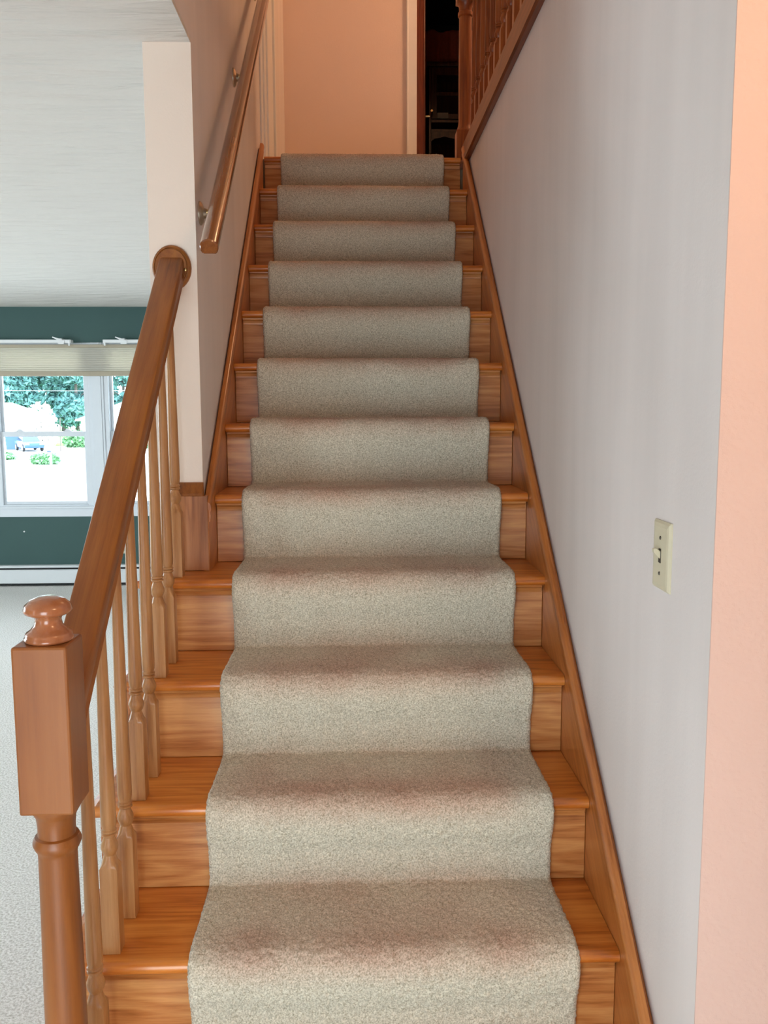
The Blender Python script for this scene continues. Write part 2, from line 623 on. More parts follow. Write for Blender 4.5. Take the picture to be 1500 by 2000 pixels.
struct(MB().box(WALL_L - 0.12, 1.72, OPEN_Y0 - 0.22, 9.1, UCEIL, UCEIL + 0.1).build('ceiling_upper', 'ceiling'), 'upper hall ceiling', 'ceiling')
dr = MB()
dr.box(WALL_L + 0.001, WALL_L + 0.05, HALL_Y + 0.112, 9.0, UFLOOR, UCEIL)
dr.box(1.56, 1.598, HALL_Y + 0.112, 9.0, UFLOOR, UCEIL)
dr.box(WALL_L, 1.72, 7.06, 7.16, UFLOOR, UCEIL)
dr.box(WALL_L + 0.001, 1.598, HALL_Y + 0.112, 7.06, UCEIL - 0.02, UCEIL - 0.001)  # dark sheet under the ceiling, painting the room's darkness
struct(dr.build('wall_dark_room', 'room_darkness'), 'walls of the unlit upstairs room', 'wall')

struct(MB().box(WALL_L + 0.001, WALL_R + 0.12, 4.151, 4.25, FLOOR, 2.199).build('wall_under_stair', 'white_wall'), 'wall closing the space under the stairs', 'wall')

# door casing on the left wall at the top of the stairs
cs = MB()
cs.box(WALL_L, WALL_L + 0.016, 2.70, 2.80, UFLOOR, UFLOOR + 2.1)
cs.box(WALL_L, WALL_L + 0.024, 2.79, 2.815, UFLOOR, UFLOOR + 2.1)
cs.box(WALL_L, WALL_L + 0.008, 2.62, 2.70, UFLOOR, UFLOOR + 2.1)
cs.box(WALL_L, WALL_L + 0.020, 2.86, 2.885, UFLOOR, UFLOOR + 2.1)
cs.box(WALL_L, WALL_L + 0.012, 2.90, 3.20, UFLOOR, UFLOOR + 2.1)
cs.box(WALL_L, WALL_L + 0.024, 3.20, 3.235, UFLOOR, UFLOOR + 2.1)
struct(cs.build('trim_2', 'white_trim', bevel=0.003), 'white moulded door casing on the left wall at the landing', 'trim')
# casing of the doorway into the unlit room
c2 = MB()
c2.box(OPX0 - 0.062, OPX0 - 0.004, HALL_Y - 0.016, HALL_Y, UFLOOR, UFLOOR + 2.2)
c2.box(OPX0 - 0.066, OPX0 - 0.056, HALL_Y - 0.022, HALL_Y, UFLOOR, UFLOOR + 2.2)
struct(c2.build('trim_3', 'white_trim', bevel=0.002), 'white door casing beside the dark doorway upstairs', 'trim')
jm = MB()
jm.box(OPX0 - 0.004, OPX0 + 0.034, HALL_Y - 0.012, HALL_Y + 0.12, UFLOOR, UFLOOR + 2.15)
struct(jm.build('trim_4', 'dark_wood'), 'reddish wooden jamb of the dark doorway upstairs', 'trim')

# ------------------------------------------------------------------ staircase
stair = thing('staircase', (-0.45, 0.0, FLOOR), 'orange oak staircase climbing between white walls', 'staircase')
TH = 0.026


def tread_profile(y0, y1, z):
    """bullnose board seen from the side"""
    p = [(y1, z - TH), (y1, z)]
    r = TH / 2
    for k in range(0, 9):
        a = math.radians(90 + 180 * k / 8)
        p.append((y0 + r + r * math.cos(a), z - r + r * math.sin(a)))
    return p


tread_meshes = {}
for i in range(-1, 13):
    z = zt(i)
    y0 = ny(i)
    y1 = ny(i + 1) + OV + 0.004 if i < 12 else 2.70
    x0 = XOPEN if i <= 3 else XL
    key = (i <= 3, i == 4, i == 12)
    b = MB()
    if i == 4:
        b.prism(tread_profile(y0, y1, z), 'x', XL, XR)
        b.prism(tread_profile(y0, POST_Y - 0.008, z), 'x', XOPEN, XL)
    else:
        b.prism(tread_profile(y0, y1, z), 'x', x0 + 0.0005, XR - 0.0005)
    if i <= 4:        # return nosing at the free end
        r = TH / 2
        yb = (y1 if i != 4 else POST_Y - 0.008)
        b.prism([(XOPEN + 0.001, z), (XOPEN - 0.012, z - 0.004), (XOPEN - 0.018, z - r), (XOPEN - 0.012, z - TH + 0.004), (XOPEN + 0.001, z - TH)], 'y', y0 + 0.01, yb)
    if key in tread_meshes and i > 0:
        me, (yo, zo) = tread_meshes[key]
        link('tread', me, 'tread', stair, ((x0 + XR) / 2, y0, z))
    else:
        o = b.build('tread', 'tread', stair, smooth=True, origin=((x0 + XR) / 2, y0, z))
        if i >= 0:
            tread_meshes[key] = (o.data, (y0, z))

for i in range(-1, 13):
    zb = zt(i - 1) if i > -1 else FLOOR
    z1 = zt(i) - TH
    yr = ny(i) + OV
    x0 = XOPEN + 0.025 if i <= 4 else XL + 0.0004
    MB().box(x0, XR - 0.0004, yr, yr + 0.018, zb + 0.001, z1).build('riser', 'riser', stair, bevel=0.001)
    # cove moulding under the nosing
    cv = [(yr, z1), (yr - 0.016, z1), (yr - 0.015, z1 - 0.004), (yr - 0.009, z1 - 0.009), (yr - 0.006, z1 - 0.016), (yr - 0.005, z1 - 0.021), (yr, z1 - 0.021)]
    MB().prism(cv, 'x', x0 + 0.002, XR - 0.005).build('cove_molding', 'riser', stair, bevel=0.0)

# skirt boards: straight top edge parallel to the nosing line
SKO = 0.062
slope = RISE / RUN


def skirt_z(y, off=SKO):
    return RISE + slope * y + off


def skirt(xa, xb, ya, yb, inner, ztop_end=None):
    b = MB()
    poly = [(ya, max(FLOOR, skirt_z(ya) - 0.36)), (ya, skirt_z(ya)), (yb, skirt_z(yb)), (yb, skirt_z(yb) - 0.42)]
    b.prism(poly, 'x', xa, xb)
    b.build('skirt_board', 'skirt', stair, bevel=0.002)
    # moulded cap along the top edge
    s = 1 if inner > (xa + xb) / 2 else -1
    w = [(inner + s * 0.001), inner - s * 0.0165]
    cb = MB()
    prof = [(0.0, 0.0), (0.0, -0.026), (0.006, -0.024), (0.009, -0.014), (0.0075, -0.006), (0.012, 0.002), (0.010, 0.009), (0.004, 0.014), (-0.004, 0.016), (-0.0165, 0.016), (-0.0165, 0.0)]
    rs = []
    for y in (ya, yb):
        rs.append([(inner + s * a * 0.6, y, skirt_z(y) + c / math.cos(math.atan(slope))) for a, c in prof])
    cb.rings(rs)
    cb.build('skirt_cap', 'skirt', stair, smooth=True, angle=50)


skirt(XR + 0.0003, WALL_R - 0.0005, OPEN_Y0 + 0.002, 2.52, XR)
skirt(WALL_L + 0.0005, XL - 0.0003, POST_Y - 0.020, 2.53, XL)

# outer stringer that closes the open side, stepped under the treads
st = MB()
pl = [(ny(-1) + OV, FLOOR + 0.002)]
for i in range(-1, 5):
    yb = ny(i + 1) + OV if i < 4 else POST_Y - 0.02
    pl += [(ny(i) + OV, zt(i) - TH - 0.001), (yb, zt(i) - TH - 0.001)]
pl += [(POST_Y - 0.02, FLOOR + 0.002)]
st.prism(pl, 'x', XOPEN + 0.004, XOPEN + 0.024)
st.build('stringer', 'skirt', stair)

# stained plinth on the wall end, standing on the fourth tread
PZ = zt(4)
pb = MB().box(WALL_L - 0.118, XL - 0.002, POST_Y - 0.022, POST_Y - 0.0045, PZ + 0.001, 0.985)
pb.build('end_plinth', 'plinth', stair, bevel=0.002)
pc = MB()
pc.prism([(POST_Y - 0.004, 0.985), (POST_Y - 0.024, 0.985), (POST_Y - 0.026, 0.992), (POST_Y - 0.021, 1.004), (POST_Y - 0.016, 1.014), (POST_Y - 0.010, 1.02), (POST_Y - 0.004, 1.02)], 'x', WALL_L - 0.118, WALL_L + 0.003)
pc.build('plinth_cap', 'rail', stair)

# ------------------------------------------------------------------ carpet runner
RX0, RX1 = -0.815, -0.074


def runner():
    t = 0.012
    pts = [(ny(-1) + OV - t - 0.002, FLOOR + 0.004)]
    for i in range(-1, 13):
        zb = zt(i - 1) if i > -1 else FLOOR
        z, n0 = zt(i), ny(i)
        yr = n0 + OV
        pts += [(yr - t - 0.004, zb + t + 0.02), (yr - t - 0.008, zb + 0.45 * (z - zb)), (n0 - t + 0.006, z - 0.07), (n0 - t - 0.003, z - 0.032), (n0 - t - 0.002, z - 0.014),
                (n0 - t + 0.008, z + t - 0.009), (n0 + 0.012, z + t + 0.001), (n0 + 0.035, z + t + 0.003)]
        ye = ny(i + 1) + OV - t - 0.012 if i < 12 else 2.95
        pts += [(n0 + 0.6 * (ye - n0), z + t), (ye, z + t)]
        if i < 12:
            pts += [(ye + 0.008, z + t + 0.002)]
    P = np.array(pts)
    d = np.r_[0, np.cumsum(np.hypot(*np.diff(P, axis=0).T))]
    step = 0.0037
    s = np.arange(0, d[-1], step)
    Y, Z = np.interp(s, d, P[:, 0]), np.interp(s, d, P[:, 1])
    k = np.exp(-0.5 * (np.arange(-8, 9) / 2.6) ** 2)
    k /= k.sum()
    Y = np.convolve(np.pad(Y, 8, 'edge'), k, 'valid')
    Z = np.convolve(np.pad(Z, 8, 'edge'), k, 'valid')
    ty, tz = np.gradient(Y), np.gradient(Z)
    L = np.hypot(ty, tz)
    ty, tz = ty / L, tz / L
    Ny, Nz = -tz, ty                     # outward (up / towards the viewer)
    X = np.arange(RX0, RX1 + 1e-6, step)
    nx, ns = len(X), len(s)
    # clumpy pile relief
    h = rng.random((ns, nx)) * 0.0044

    def blur(a, w):
        kk = np.ones(w) / w
        a = np.apply_along_axis(lambda q: np.convolve(np.pad(q, w // 2, 'wrap'), kk, 'valid')[:len(q)], 0, a)
        return np.apply_along_axis(lambda q: np.convolve(np.pad(q, w // 2, 'wrap'), kk, 'valid')[:len(q)], 1, a)
    h += blur(rng.random((ns, nx)), 3) * 0.004
    big = blur(rng.random((ns, nx)), 41)
    big = (big - big.min()) / (big.max() - big.min())
    h += big * 0.003
    edge = np.minimum(np.arange(nx), np.arange(nx)[::-1])
    drop = np.where(edge == 0, 0.013, np.where(edge == 1, 0.005, np.where(edge == 2, 0.0015, 0.0)))
    h = h - 0.004 - drop[None, :]
    jit = (rng.random((ns, nx)) - 0.5) * 0.0022
    XX = X[None, :] + jit
    XX[:, 0] = X[0] + 0.002 + (rng.random(ns) - 0.5) * 0.002
    XX[:, -1] = X[-1] - 0.002 + (rng.random(ns) - 0.5) * 0.002
    V = np.empty((ns, nx, 3), np.float32)
    V[..., 0] = XX
    V[..., 1] = Y[:, None] + Ny[:, None] * h
    V[..., 2] = Z[:, None] + Nz[:, None] * h
    idx = np.arange(ns * nx).reshape(ns, nx)
    q = np.stack([idx[:-1, :-1], idx[:-1, 1:], idx[1:, 1:], idx[1:, :-1]], -1).reshape(-1, 4)
    o = np.array(((RX0 + RX1) / 2, 0.0, FLOOR), np.float32)
    me = bpy.data.meshes.new('stair_runner')
    me.vertices.add(ns * nx)
    me.vertices.foreach_set('co', (V - o).reshape(-1))
    me.loops.add(q.size)
    me.loops.foreach_set('vertex_index', q.reshape(-1).astype(np.int32))
    me.polygons.add(len(q))
    me.polygons.foreach_set('loop_start', np.arange(0, q.size, 4, dtype=np.int32))
    me.update(calc_edges=True)
    me.polygons.foreach_set('use_smooth', np.ones(len(q), bool))
    # foot traffic: soiling on the walking surface, stronger towards the nosing
    flat = np.clip((Nz - 0.25) / 0.5, 0, 1)
    flat = np.clip((Nz + 0.25) / 0.6, 0, 1)
    flat = np.convolve(np.pad(flat, 6, 'edge'), np.ones(13) / 13, 'valid')
    front = np.zeros(ns)
    for i in range(-1, 13):
        front = np.maximum(front, np.exp(-((Y - (ny(i) + 0.035)) / 0.05) ** 2) * (np.abs(Z - zt(i)) < 0.05))
    lane = 0.25 + 0.75 * np.clip((0.37 - np.abs(X - (RX0 + RX1) / 2)) / 0.11, 0, 1)
    soil = np.clip(flat * (0.72 + 0.28 * front), 0, 1)[:, None] * lane[None, :]
    at = me.attributes.new('soil', 'FLOAT', 'POINT')
    at.data.foreach_set('value', soil.reshape(-1).astype(np.float32))
    ob = link('stair_runner', me, 'runner', None, o)
    tag(ob, 'sage-beige cut-pile carpet runner with worn mauve-brown treads covering the oak stairs', 'carpet runner')


runner()

# ------------------------------------------------------------------ balustrade on the open side
RAILX = -0.967


def rail_z(y):
    return 1.527 + 0.865 * (y - 0.77)


bal = thing('stair_railing', (RAILX, -0.209, FLOOR), 'oak handrail with turned balusters and a newel post on the open side of the stairs', 'railing')
NX, NY0, NY1 = -0.966, -0.250, -0.168
NYC = (NY0 + NY1) / 2
new_ = MB()
new_.box(NX - 0.041, NX + 0.041, NY0, NY1, 0.607, 0.869)
newel = new_.build('newel_post', 'newel', bal, bevel=0.004)
sh = MB().lathe([(0.0, 0.612), (0.038, 0.612), (0.0375, 0.604), (0.033, 0.596), (0.030, 0.590), (0.0285, 0.575), (0.0285, 0.560), (0.033, 0.558), (0.0365, 0.550), (0.0365, 0.546), (0.033, 0.538),
                 (0.0305, 0.535), (0.0295, 0.528), (0.030, 0.45), (0.032, 0.30), (0.033, 0.10), (0.033, -0.02), (0.0, -0.02)], (NX, NYC, 0), 32)
sh.build('turned_shaft', 'newel', newel, smooth=True)
MB().box(NX - 0.041, NX + 0.041, NY0, NY1, FLOOR + 0.001, -0.02).build('newel_foot', 'newel', newel, bevel=0.004)
fz = 0.869
fn = MB().lathe([(0.0, fz), (0.034, fz), (0.0365, fz + 0.003), (0.0365, fz + 0.006), (0.0345, fz + 0.0085), (0.0345, fz + 0.011), (0.033, fz + 0.014), (0.027, fz + 0.018), (0.021, fz + 0.025),
                 (0.019, fz + 0.033), (0.0205, fz + 0.038), (0.028, fz + 0.041), (0.034, fz + 0.044), (0.036, fz + 0.048), (0.0335, fz + 0.056), (0.026, fz + 0.063), (0.014, fz + 0.068), (0.0, fz + 0.069)], (NX + 0.003, NYC, 0), 40)
tag(fn.build('finial', 'finial', newel, smooth=True, angle=60), 'glossy mushroom-shaped newel cap')

RP = [(-0.030, -0.026), (0.030, -0.026), (0.0325, -0.018), (0.029, -0.011), (0.0305, -0.004), (0.032, 0.004), (0.032, 0.014), (0.029, 0.020), (0.024, 0.022), (-0.024, 0.022), (-0.029, 0.020), (-0.032, 0.014), (-0.032, 0.004), (-0.0305, -0.004), (-0.029, -0.011), (-0.0325, -0.018)]
rb = MB().sweep(RP, (RAILX, NY1 - 0.001, rail_z(NY1)), (RAILX, POST_Y - 0.014, rail_z(POST_Y - 0.014)))
rb.build('handrail', 'rail', bal, smooth=True, angle=40)
# oval rosette on the wall end
RZ = 1.583
ro = MB()
rings = []
for sc, yy in ((0.0, 0.006), (0.99, 0.006), (1.0, 0.0), (1.0, -0.006), (0.95, -0.011), (0.88, -0.0125), (0.86, -0.010), (0.82, -0.0105), (0.80, -0.016), (0.0, -0.016)):
    rings.append([(RAILX - 0.001 + 0.0505 * sc * math.cos(2 * math.pi * i / 40), POST_Y - 0.0045 + min(yy, 0.0), RZ + 0.058 * sc * math.sin(2 * math.pi * i / 40)) for i in range(40)])
ro.rings(rings)
rosette = ro.build('rosette', 'rail', bal, smooth=True, angle=50)
MB().lathe([(0.0, -0.020), (0.004, -0.0185), (0.0045, -0.0155), (0.0, -0.0155)], (RAILX + 0.036, POST_Y - 0.0045, RZ - 0.006), 12, 'y').build('screw', 'brass', rosette, smooth=True)


def square_ring(h, z, n=16):
    out = []
    for i in range(n):
        a = 2 * math.pi * (i + 0.5) / n
        c, s = math.cos(a), math.sin(a)
        k = max(abs(c), abs(s))
        out.append((h * c / k, h * s / k, z))
    # push the ring's nearest points into true corners
    for i in range(n):
        x, y, zz = out[i]
        if abs(x) > 0.75 * h and abs(y) > 0.55 * h or abs(y) > 0.75 * h and abs(x) > 0.55 * h:
            out[i] = (h * (1 if x > 0 else -1) * (1.0 if abs(x) > 0.99 * h else 0.97), h * (1 if y > 0 else -1) * (1.0 if abs(y) > 0.99 * h else 0.97), zz)
    return out


def round_ring(r, z, n=16):
    return [(r * math.cos(2 * math.pi * (i + 0.5) / n), r * math.sin(2 * math.pi * (i + 0.5) / n), z) for i in range(n)]


def baluster_mesh(name, top, topslope, h=0.0165, k=1.0, r=0.0142, rt=0.0088, block=0.168):
    b = MB()
    R = [square_ring(h, 0), square_ring(h, block)]
    bz = block
    for rr, dz in ((0.0152, 0.010), (0.0122, 0.020), (0.0108, 0.024), (0.0135, 0.029), (0.0162, 0.038), (0.0158, 0.044), (0.0128, 0.052), (0.0106, 0.0585), (0.0106, 0.060),
                   (0.0142, 0.0625), (0.0142, 0.0655), (0.0118, 0.0675), (0.0142, 0.0695), (0.0142, 0.0725), (0.0118, 0.0745), (0.0118, 0.076), (r * 0.93, 0.080), (r, 0.090), (r, 0.11)):
        R.append(round_ring(rr * k, bz + dz))
    z0 = bz + 0.11
    for q in (0.25, 0.5, 0.75, 1.0):
        R.append(round_ring((r + (rt - r) * q) * k, z0 + (top - z0) * q))
    R[-1] = [(x, y, z + y * topslope) for x, y, z in R[-1]]
    b.rings(R)
    return b.mesh(name, smooth=True, angle=30)


bal_meshes = {}
for kk in range(-1, 7):
    y = 0.048 + 0.11735 * kk
    stp = 0 if kk == -1 else kk // 2 + 1
    z0 = zt(stp) + 0.0008
    top = rail_z(y) - 0.026 / math.cos(math.atan(0.865)) * 0.98 - z0
    odd = kk % 2
    me = baluster_mesh('baluster', top, 0.865)
    link('baluster', me, 'baluster', bal, (-0.961, y, z0))

# ------------------------------------------------------------------ handrail on the left wall
wr = thing('wall_handrail', (-0.84, 0.65, 1.56), 'glossy round oak handrail on brackets along the left stair wall', 'handrail')


def wrz(y):
    return 1.600 + 0.80 * (y - 0.647)


wt = MB()
d = Vector((0, 1, 0.80)).normalized()
p0 = Vector((-0.84, 0.647, 1.600))
L = (2.75 - 0.647) / d.y
prof = [(0.0001, 0.0), (0.0195, 0.0), (0.0225, 0.003), (0.0225, L - 0.003), (0.0195, L), (0.0001, L)]
s = Vector((1, 0, 0))
u = s.cross(d)
rs = []
for r, h in prof:
    ring = []
    for i in range(28):
        a = 2 * math.pi * i / 28
        ca, sa = math.cos(a), math.sin(a)
        sq = 1.0 if sa > -0.75 else 0.75 / -sa          # flattened underside
        ring.append(p0 + d * h + s * (r * ca) + u * (r * sa * sq))
    rs.append(ring)
wt.rings(rs)
wt.build('rail', 'wall_rail', wr, smooth=True, angle=40)
for yb_, zb_ in ((0.918, 1.723), (1.695, 2.314), (2.467, 2.916)):
    zr = wrz(yb_) - 0.024
    zp = zr - 0.055
    br = MB().tube([(WALL_L + 0.004, yb_, zp), (WALL_L + 0.03, yb_, zp + 0.004), (WALL_L + 0.052, yb_, zp + 0.018), (-0.842, yb_, zp + 0.036), (-0.84, yb_, zr + 0.004)], 0.0075, 12)
    bo = br.build('bracket', 'brass', wr, smooth=True)
    MB().lathe([(0.0, 0.0005), (0.031, 0.0005), (0.031, 0.004), (0.026, 0.008), (0.014, 0.012), (0.011, 0.02), (0.0, 0.02)], (WALL_L, yb_, zp), 24, 'x').build('mount_plate', 'nickel', bo, smooth=True)
    sd = MB().box(-0.852, -0.828, yb_ - 0.03, yb_ + 0.03, -0.003, 0.0)
    sd.v = [(x, y, z + zr + 0.002 + (y - yb_) * 0.8) for x, y, z in sd.v]
    sd.build('saddle', 'nickel', bo)

# ------------------------------------------------------------------ upper railing round the stair opening
ur = thing('upper_railing', (0.04, 1.2, UFLOOR), 'reddish oak railing of the upper hall above the right stair wall', 'railing')
fb = MB()
fp = [(-0.004, 2.290), (-0.012, 2.294), (-0.012, 2.316), (-0.006, 2.322), (-0.004, 2.330), (-0.004, 2.385), (-0.001, 2.392), (0.078, 2.392), (0.078, UFLOOR), (0.005, UFLOOR), (0.005, 2.304), (0.0115, 2.302), (0.0115, 2.290)]
fb.prism([(a + 0.008, b_) for a, b_ in fp], 'y', OPEN_Y0, 2.60)
fb.build('fascia_board', 'fascia', ur)
UBX = 0.042
ume = baluster_mesh('baluster', 0.85, 0.0, h=0.0165, block=0.13)
y = 2.46
while y > 0.0:
    link('baluster', ume, 'upper_post', ur, (UBX, y, 2.3925))
    y -= 0.128
hr = MB().sweep(RP, (UBX, 2.59, 3.27), (UBX, OPEN_Y0, 3.27))
hr.build('handrail', 'fascia', ur, smooth=True)
un = MB()
h = 0.040
UNY = 2.635
R = [[(x + UBX - 0.02, y_ + UNY, z) for x, y_, z in rg] for rg in (
    [square_ring(h, UFLOOR + 0.0005), square_ring(h, 2.462)] + [round_ring(a, b_) for a, b_ in (
        (0.036, 2.474), (0.030, 2.492), (0.0285, 2.51), (0.0295, 2.70), (0.0285, 2.93), (0.0285, 2.955), (0.034, 2.96), (0.034, 2.975), (0.0285, 2.98), (0.030, 3.0), (0.038, 3.012))] + [square_ring(h, 3.02), square_ring(h, 3.36)])]
un.rings(R)
un.build('newel_post', 'upper_post', ur, smooth=True, angle=30)

# ------------------------------------------------------------------ light switch on the right wall
sw = thing('light_switch', (WALL_R, -0.0995, 0.914), 'ivory toggle light switch plate on the right wall', 'light switch')
SY, SZ = -0.0995, 0.972
rs = []
for ins, dx in ((0.0, 0.0), (0.0, -0.0025), (0.004, -0.0055), (0.010, -0.0065), (0.034, -0.0065)):
    a, b_ = 0.0385 - min(ins, 0.034), 0.058 - min(ins, 0.034)
    rs.append([(WALL_R + dx, SY + sy * a, SZ + sz * b_) for sy, sz in ((-1, -1), (1, -1), (1, 1), (-1, 1))])
pm = MB().rings(rs)
plate = pm.build('wall_plate', 'ivory', sw)
tg = MB().box(WALL_R - 0.0075, WALL_R - 0.0064, SY - 0.005, SY + 0.005, SZ - 0.012, SZ + 0.012)
tg.build('toggle_slot', 'screw', plate)
tl = MB()
tl.prism([(WALL_R - 0.006, SZ - 0.006), (WALL_R - 0.0185, SZ + 0.006), (WALL_R - 0.019, SZ + 0.012), (WALL_R - 0.014, SZ + 0.013), (WALL_R - 0.006, SZ + 0.007)], 'y', SY - 0.0042, SY + 0.0042)
tl.build('toggle', 'ivory', plate, bevel=0.001)
for dz in (0.030, -0.030):
    MB().lathe([(0.0, -0.0082), (0.0028, -0.0078), (0.0034, -0.006), (0.0, -0.006)], (WALL_R, SY, SZ + dz), 12, 'x').build('screw', 'screw', plate, smooth=True)

# ------------------------------------------------------------------ living-room window
GY = FAR_Y + 0.06               # glazing plane
units = ((-4.86, -3.97), (-3.83, -2.975), (-2.81, -1.96))


def window(idx, x0, x1, label):
    w = bpy.data.objects.new('window_%d' % idx, None)
    C.objects.link(w)
    w.location = ((x0 + x1) / 2, FAR_Y, WZ0)
    struct(w, label, 'window')
    zb, zm0, zm1, ztp = 0.340, 0.952, 1.000, 1.775
    f = MB()                     # outer frame
    f.box(x0 - 0.012, x0 + 0.03, FAR_Y + 0.005, FAR_Y + 0.12, WZ0, WZ1)
    f.box(x1 - 0.03, x1 + 0.012, FAR_Y + 0.005, FAR_Y + 0.12, WZ0, WZ1)
    f.box(x0 + 0.03, x1 - 0.03, FAR_Y + 0.005, FAR_Y + 0.12, WZ0, WZ0 + 0.022)
    f.box(x0 + 0.03, x1 - 0.03, FAR_Y + 0.005, FAR_Y + 0.12, ztp + 0.02, WZ1)
    f.build('frame', 'vinyl', w, bevel=0.003)
    for nm, z0, z1, yy in (('lower_sash', WZ0 + 0.022, zm1, FAR_Y + 0.03), ('upper_sash', zm0, ztp + 0.02, FAR_Y + 0.07)):
        sb = MB()
        a, b_ = x0 + 0.03, x1 - 0.03
        bot = zb if nm == 'lower_sash' else zm1
        top = zm0 if nm == 'lower_sash' else ztp
        sb.box(a, a + 0.022, yy, yy + 0.035, z0, z1)
        sb.box(b_ - 0.022, b_, yy, yy + 0.035, z0, z1)
        sb.box(a + 0.022, b_ - 0.022, yy, yy + 0.035, z0, bot)
        sb.box(a + 0.022, b_ - 0.022, yy, yy + 0.035, top, z1)
        so_ = sb.build(nm, 'vinyl', w, bevel=0.003)
        MB().box(a + 0.021, b_ - 0.021, yy + 0.015, yy + 0.019, bot - 0.001, top + 0.001).build('pane', 'glass', so_)
        if nm == 'lower_sash':
            for fx in (0.22, 0.78):
                cx = a + (b_ - a) * fx
                lk = MB().prism([(cx - 0.042, z1), (cx + 0.042, z1), (cx + 0.030, z1 + 0.006), (cx + 0.010, z1 + 0.024), (cx - 0.010, z1 + 0.024), (cx - 0.030, z1 + 0.006)], 'y', yy + 0.002, yy + 0.028)
                lk.build('sash_lock', 'vinyl', so_, bevel=0.001)


for k, (a, b_) in enumerate(units):
    window(k + 1, a, b_, ('double-hung window sash at the left edge of the teal wall', 'white double-hung window with the car in view in the teal wall', 'white double-hung window behind the handrail in the teal wall')[k])
mu = MB()
for a, b_ in ((units[0][1] + 0.012, units[1][0] - 0.012), (units[1][1] + 0.012, units[2][0] - 0.012)):
    c_ = (a + b_) / 2
    mu.box(a, b_, FAR_Y + 0.0, FAR_Y + 0.12, WZ0, WZ1)
    mu.box(c_ - 0.035, c_ + 0.05, FAR_Y - 0.012, FAR_Y, WZ0, WZ1)
    mu.box(b_ - 0.02, b_, FAR_Y - 0.006, FAR_Y, WZ0, WZ1)
struct(mu.build('trim_5', 'vinyl', bevel=0.003), 'white mullion trim between the window units', 'trim')
sl_ = MB()
sl_.box(WX0 - 0.02, WX1 + 0.02, FAR_Y - 0.025, FAR_Y + 0.02, WZ0 - 0.014, WZ0 + 0.006)
sl_.box(WX0 - 0.01, WX1 + 0.01, FAR_Y - 0.014, FAR_Y, 0.198, WZ0 - 0.014)
struct(sl_.build('trim_6', 'vinyl', bevel=0.003), 'white window sill and apron on the teal wall', 'trim')


def fabric_shade():
    mt, n, l, b = new_mat('shade_fabric')
    b.inputs['Base Color'].default_value = (*lin((230, 226, 216)), 1)
    b.inputs['Roughness'].default_value = 0.9
    tr = n.new('ShaderNodeBsdfTranslucent')
    tr.inputs[0].default_value = (*lin((214, 207, 190)), 1)
    mx = n.new('ShaderNodeMixShader')
    mx.inputs[0].default_value = 0.45
    l.new(b.outputs[0], mx.inputs[1])
    l.new(tr.outputs[0], mx.inputs[2])
    l.new(mx.outputs[0], n['Material Output'].inputs[0])
    return mt


M['shade'] = fabric_shade()
M['shade_rail'] = plain('shade_rail_paint', (176, 164, 142), rough=0.5)
shd = thing('cellular_shade', (-3.4, FAR_Y - 0.03, 1.512), 'raised beige pleated cellular shade across the top of the windows', 'window shade')
SX0, SX1 = WX0 + 0.02, WX1 - 0.02
npl = 11
ztop, zlow = 1.772, 1.556
pts = []
for k in range(npl):
    za = ztop - (ztop - zlow) * k / npl
    zb = ztop - (ztop - zlow) * (k + 1) / npl
    pts += [(FAR_Y - 0.036, za), (FAR_Y - 0.042, za - 0.3 * (za - zb)), (FAR_Y - 0.042, za - 0.7 * (za - zb))]
pts.append((FAR_Y - 0.036, zlow))
back = [(2 * (FAR_Y - 0.022) - yy, z) for yy, z in reversed(pts)]
MB().prism(pts + back, 'x', SX0, SX1).build('pleated_fabric', 'shade', shd)
MB().box(SX0, SX1, FAR_Y - 0.046, FAR_Y - 0.008, 1.512, 1.556).build('bottom_rail', 'shade_rail', shd, bevel=0.004)
MB().box(SX0, SX1, FAR_Y - 0.046, FAR_Y - 0.001, ztop, ztop + 0.028).build('head_rail', 'shade_rail', shd, bevel=0.003)


def curtain_rod(x0, x1, ends, clips, label):
    c = thing('curtain_rod', ((x0 + x1) / 2, FAR_Y, 1.826), label, 'curtain rod', 'white curtain rods over the shade')
    yy = FAR_Y - 0.075
    b = MB().box(x0, x1, yy - 0.006, yy + 0.006, 1.812, 1.842)
    rod = b.build('rod', 'rod', c, bevel=0.004)
    for e in ends:
        s_ = -1 if abs(e - x0) < 0.01 else 1
        r_ = MB().box(e - 0.006, e + 0.006, yy, FAR_Y - 0.001, 1.812, 1.842)
        r_.build('return_arm', 'rod', rod, bevel=0.003)
        MB().box(e - 0.008 - s_ * 0.012, e + 0.008 - s_ * 0.012, yy - 0.004, yy + 0.010, 1.786, 1.813).build('end_hook', 'rod', rod, bevel=0.003)
    for x in clips:
        k = MB()
        k.prism([(x - 0.02, 1.80), (x + 0.03, 1.80), (x + 0.035, 1.83), (x - 0.01, 1.85), (x - 0.07, 1.868), (x - 0.074, 1.86), (x - 0.035, 1.842)], 'y', yy - 0.014, yy - 0.006)
        k.box(x - 0.012, x + 0.012, yy - 0.006, FAR_Y - 0.001, 1.843, 1.852)
        k.build('support_clip', 'rod', rod)


curtain_rod(-4.75, -3.085, (-3.085,), (-3.17, -4.3), 'white curtain rod ending in a hook above the left window')
curtain_rod(-2.785, -2.0, (-2.785,), (-2.60,), 'short white curtain rod partly hidden behind the sloping handrail')

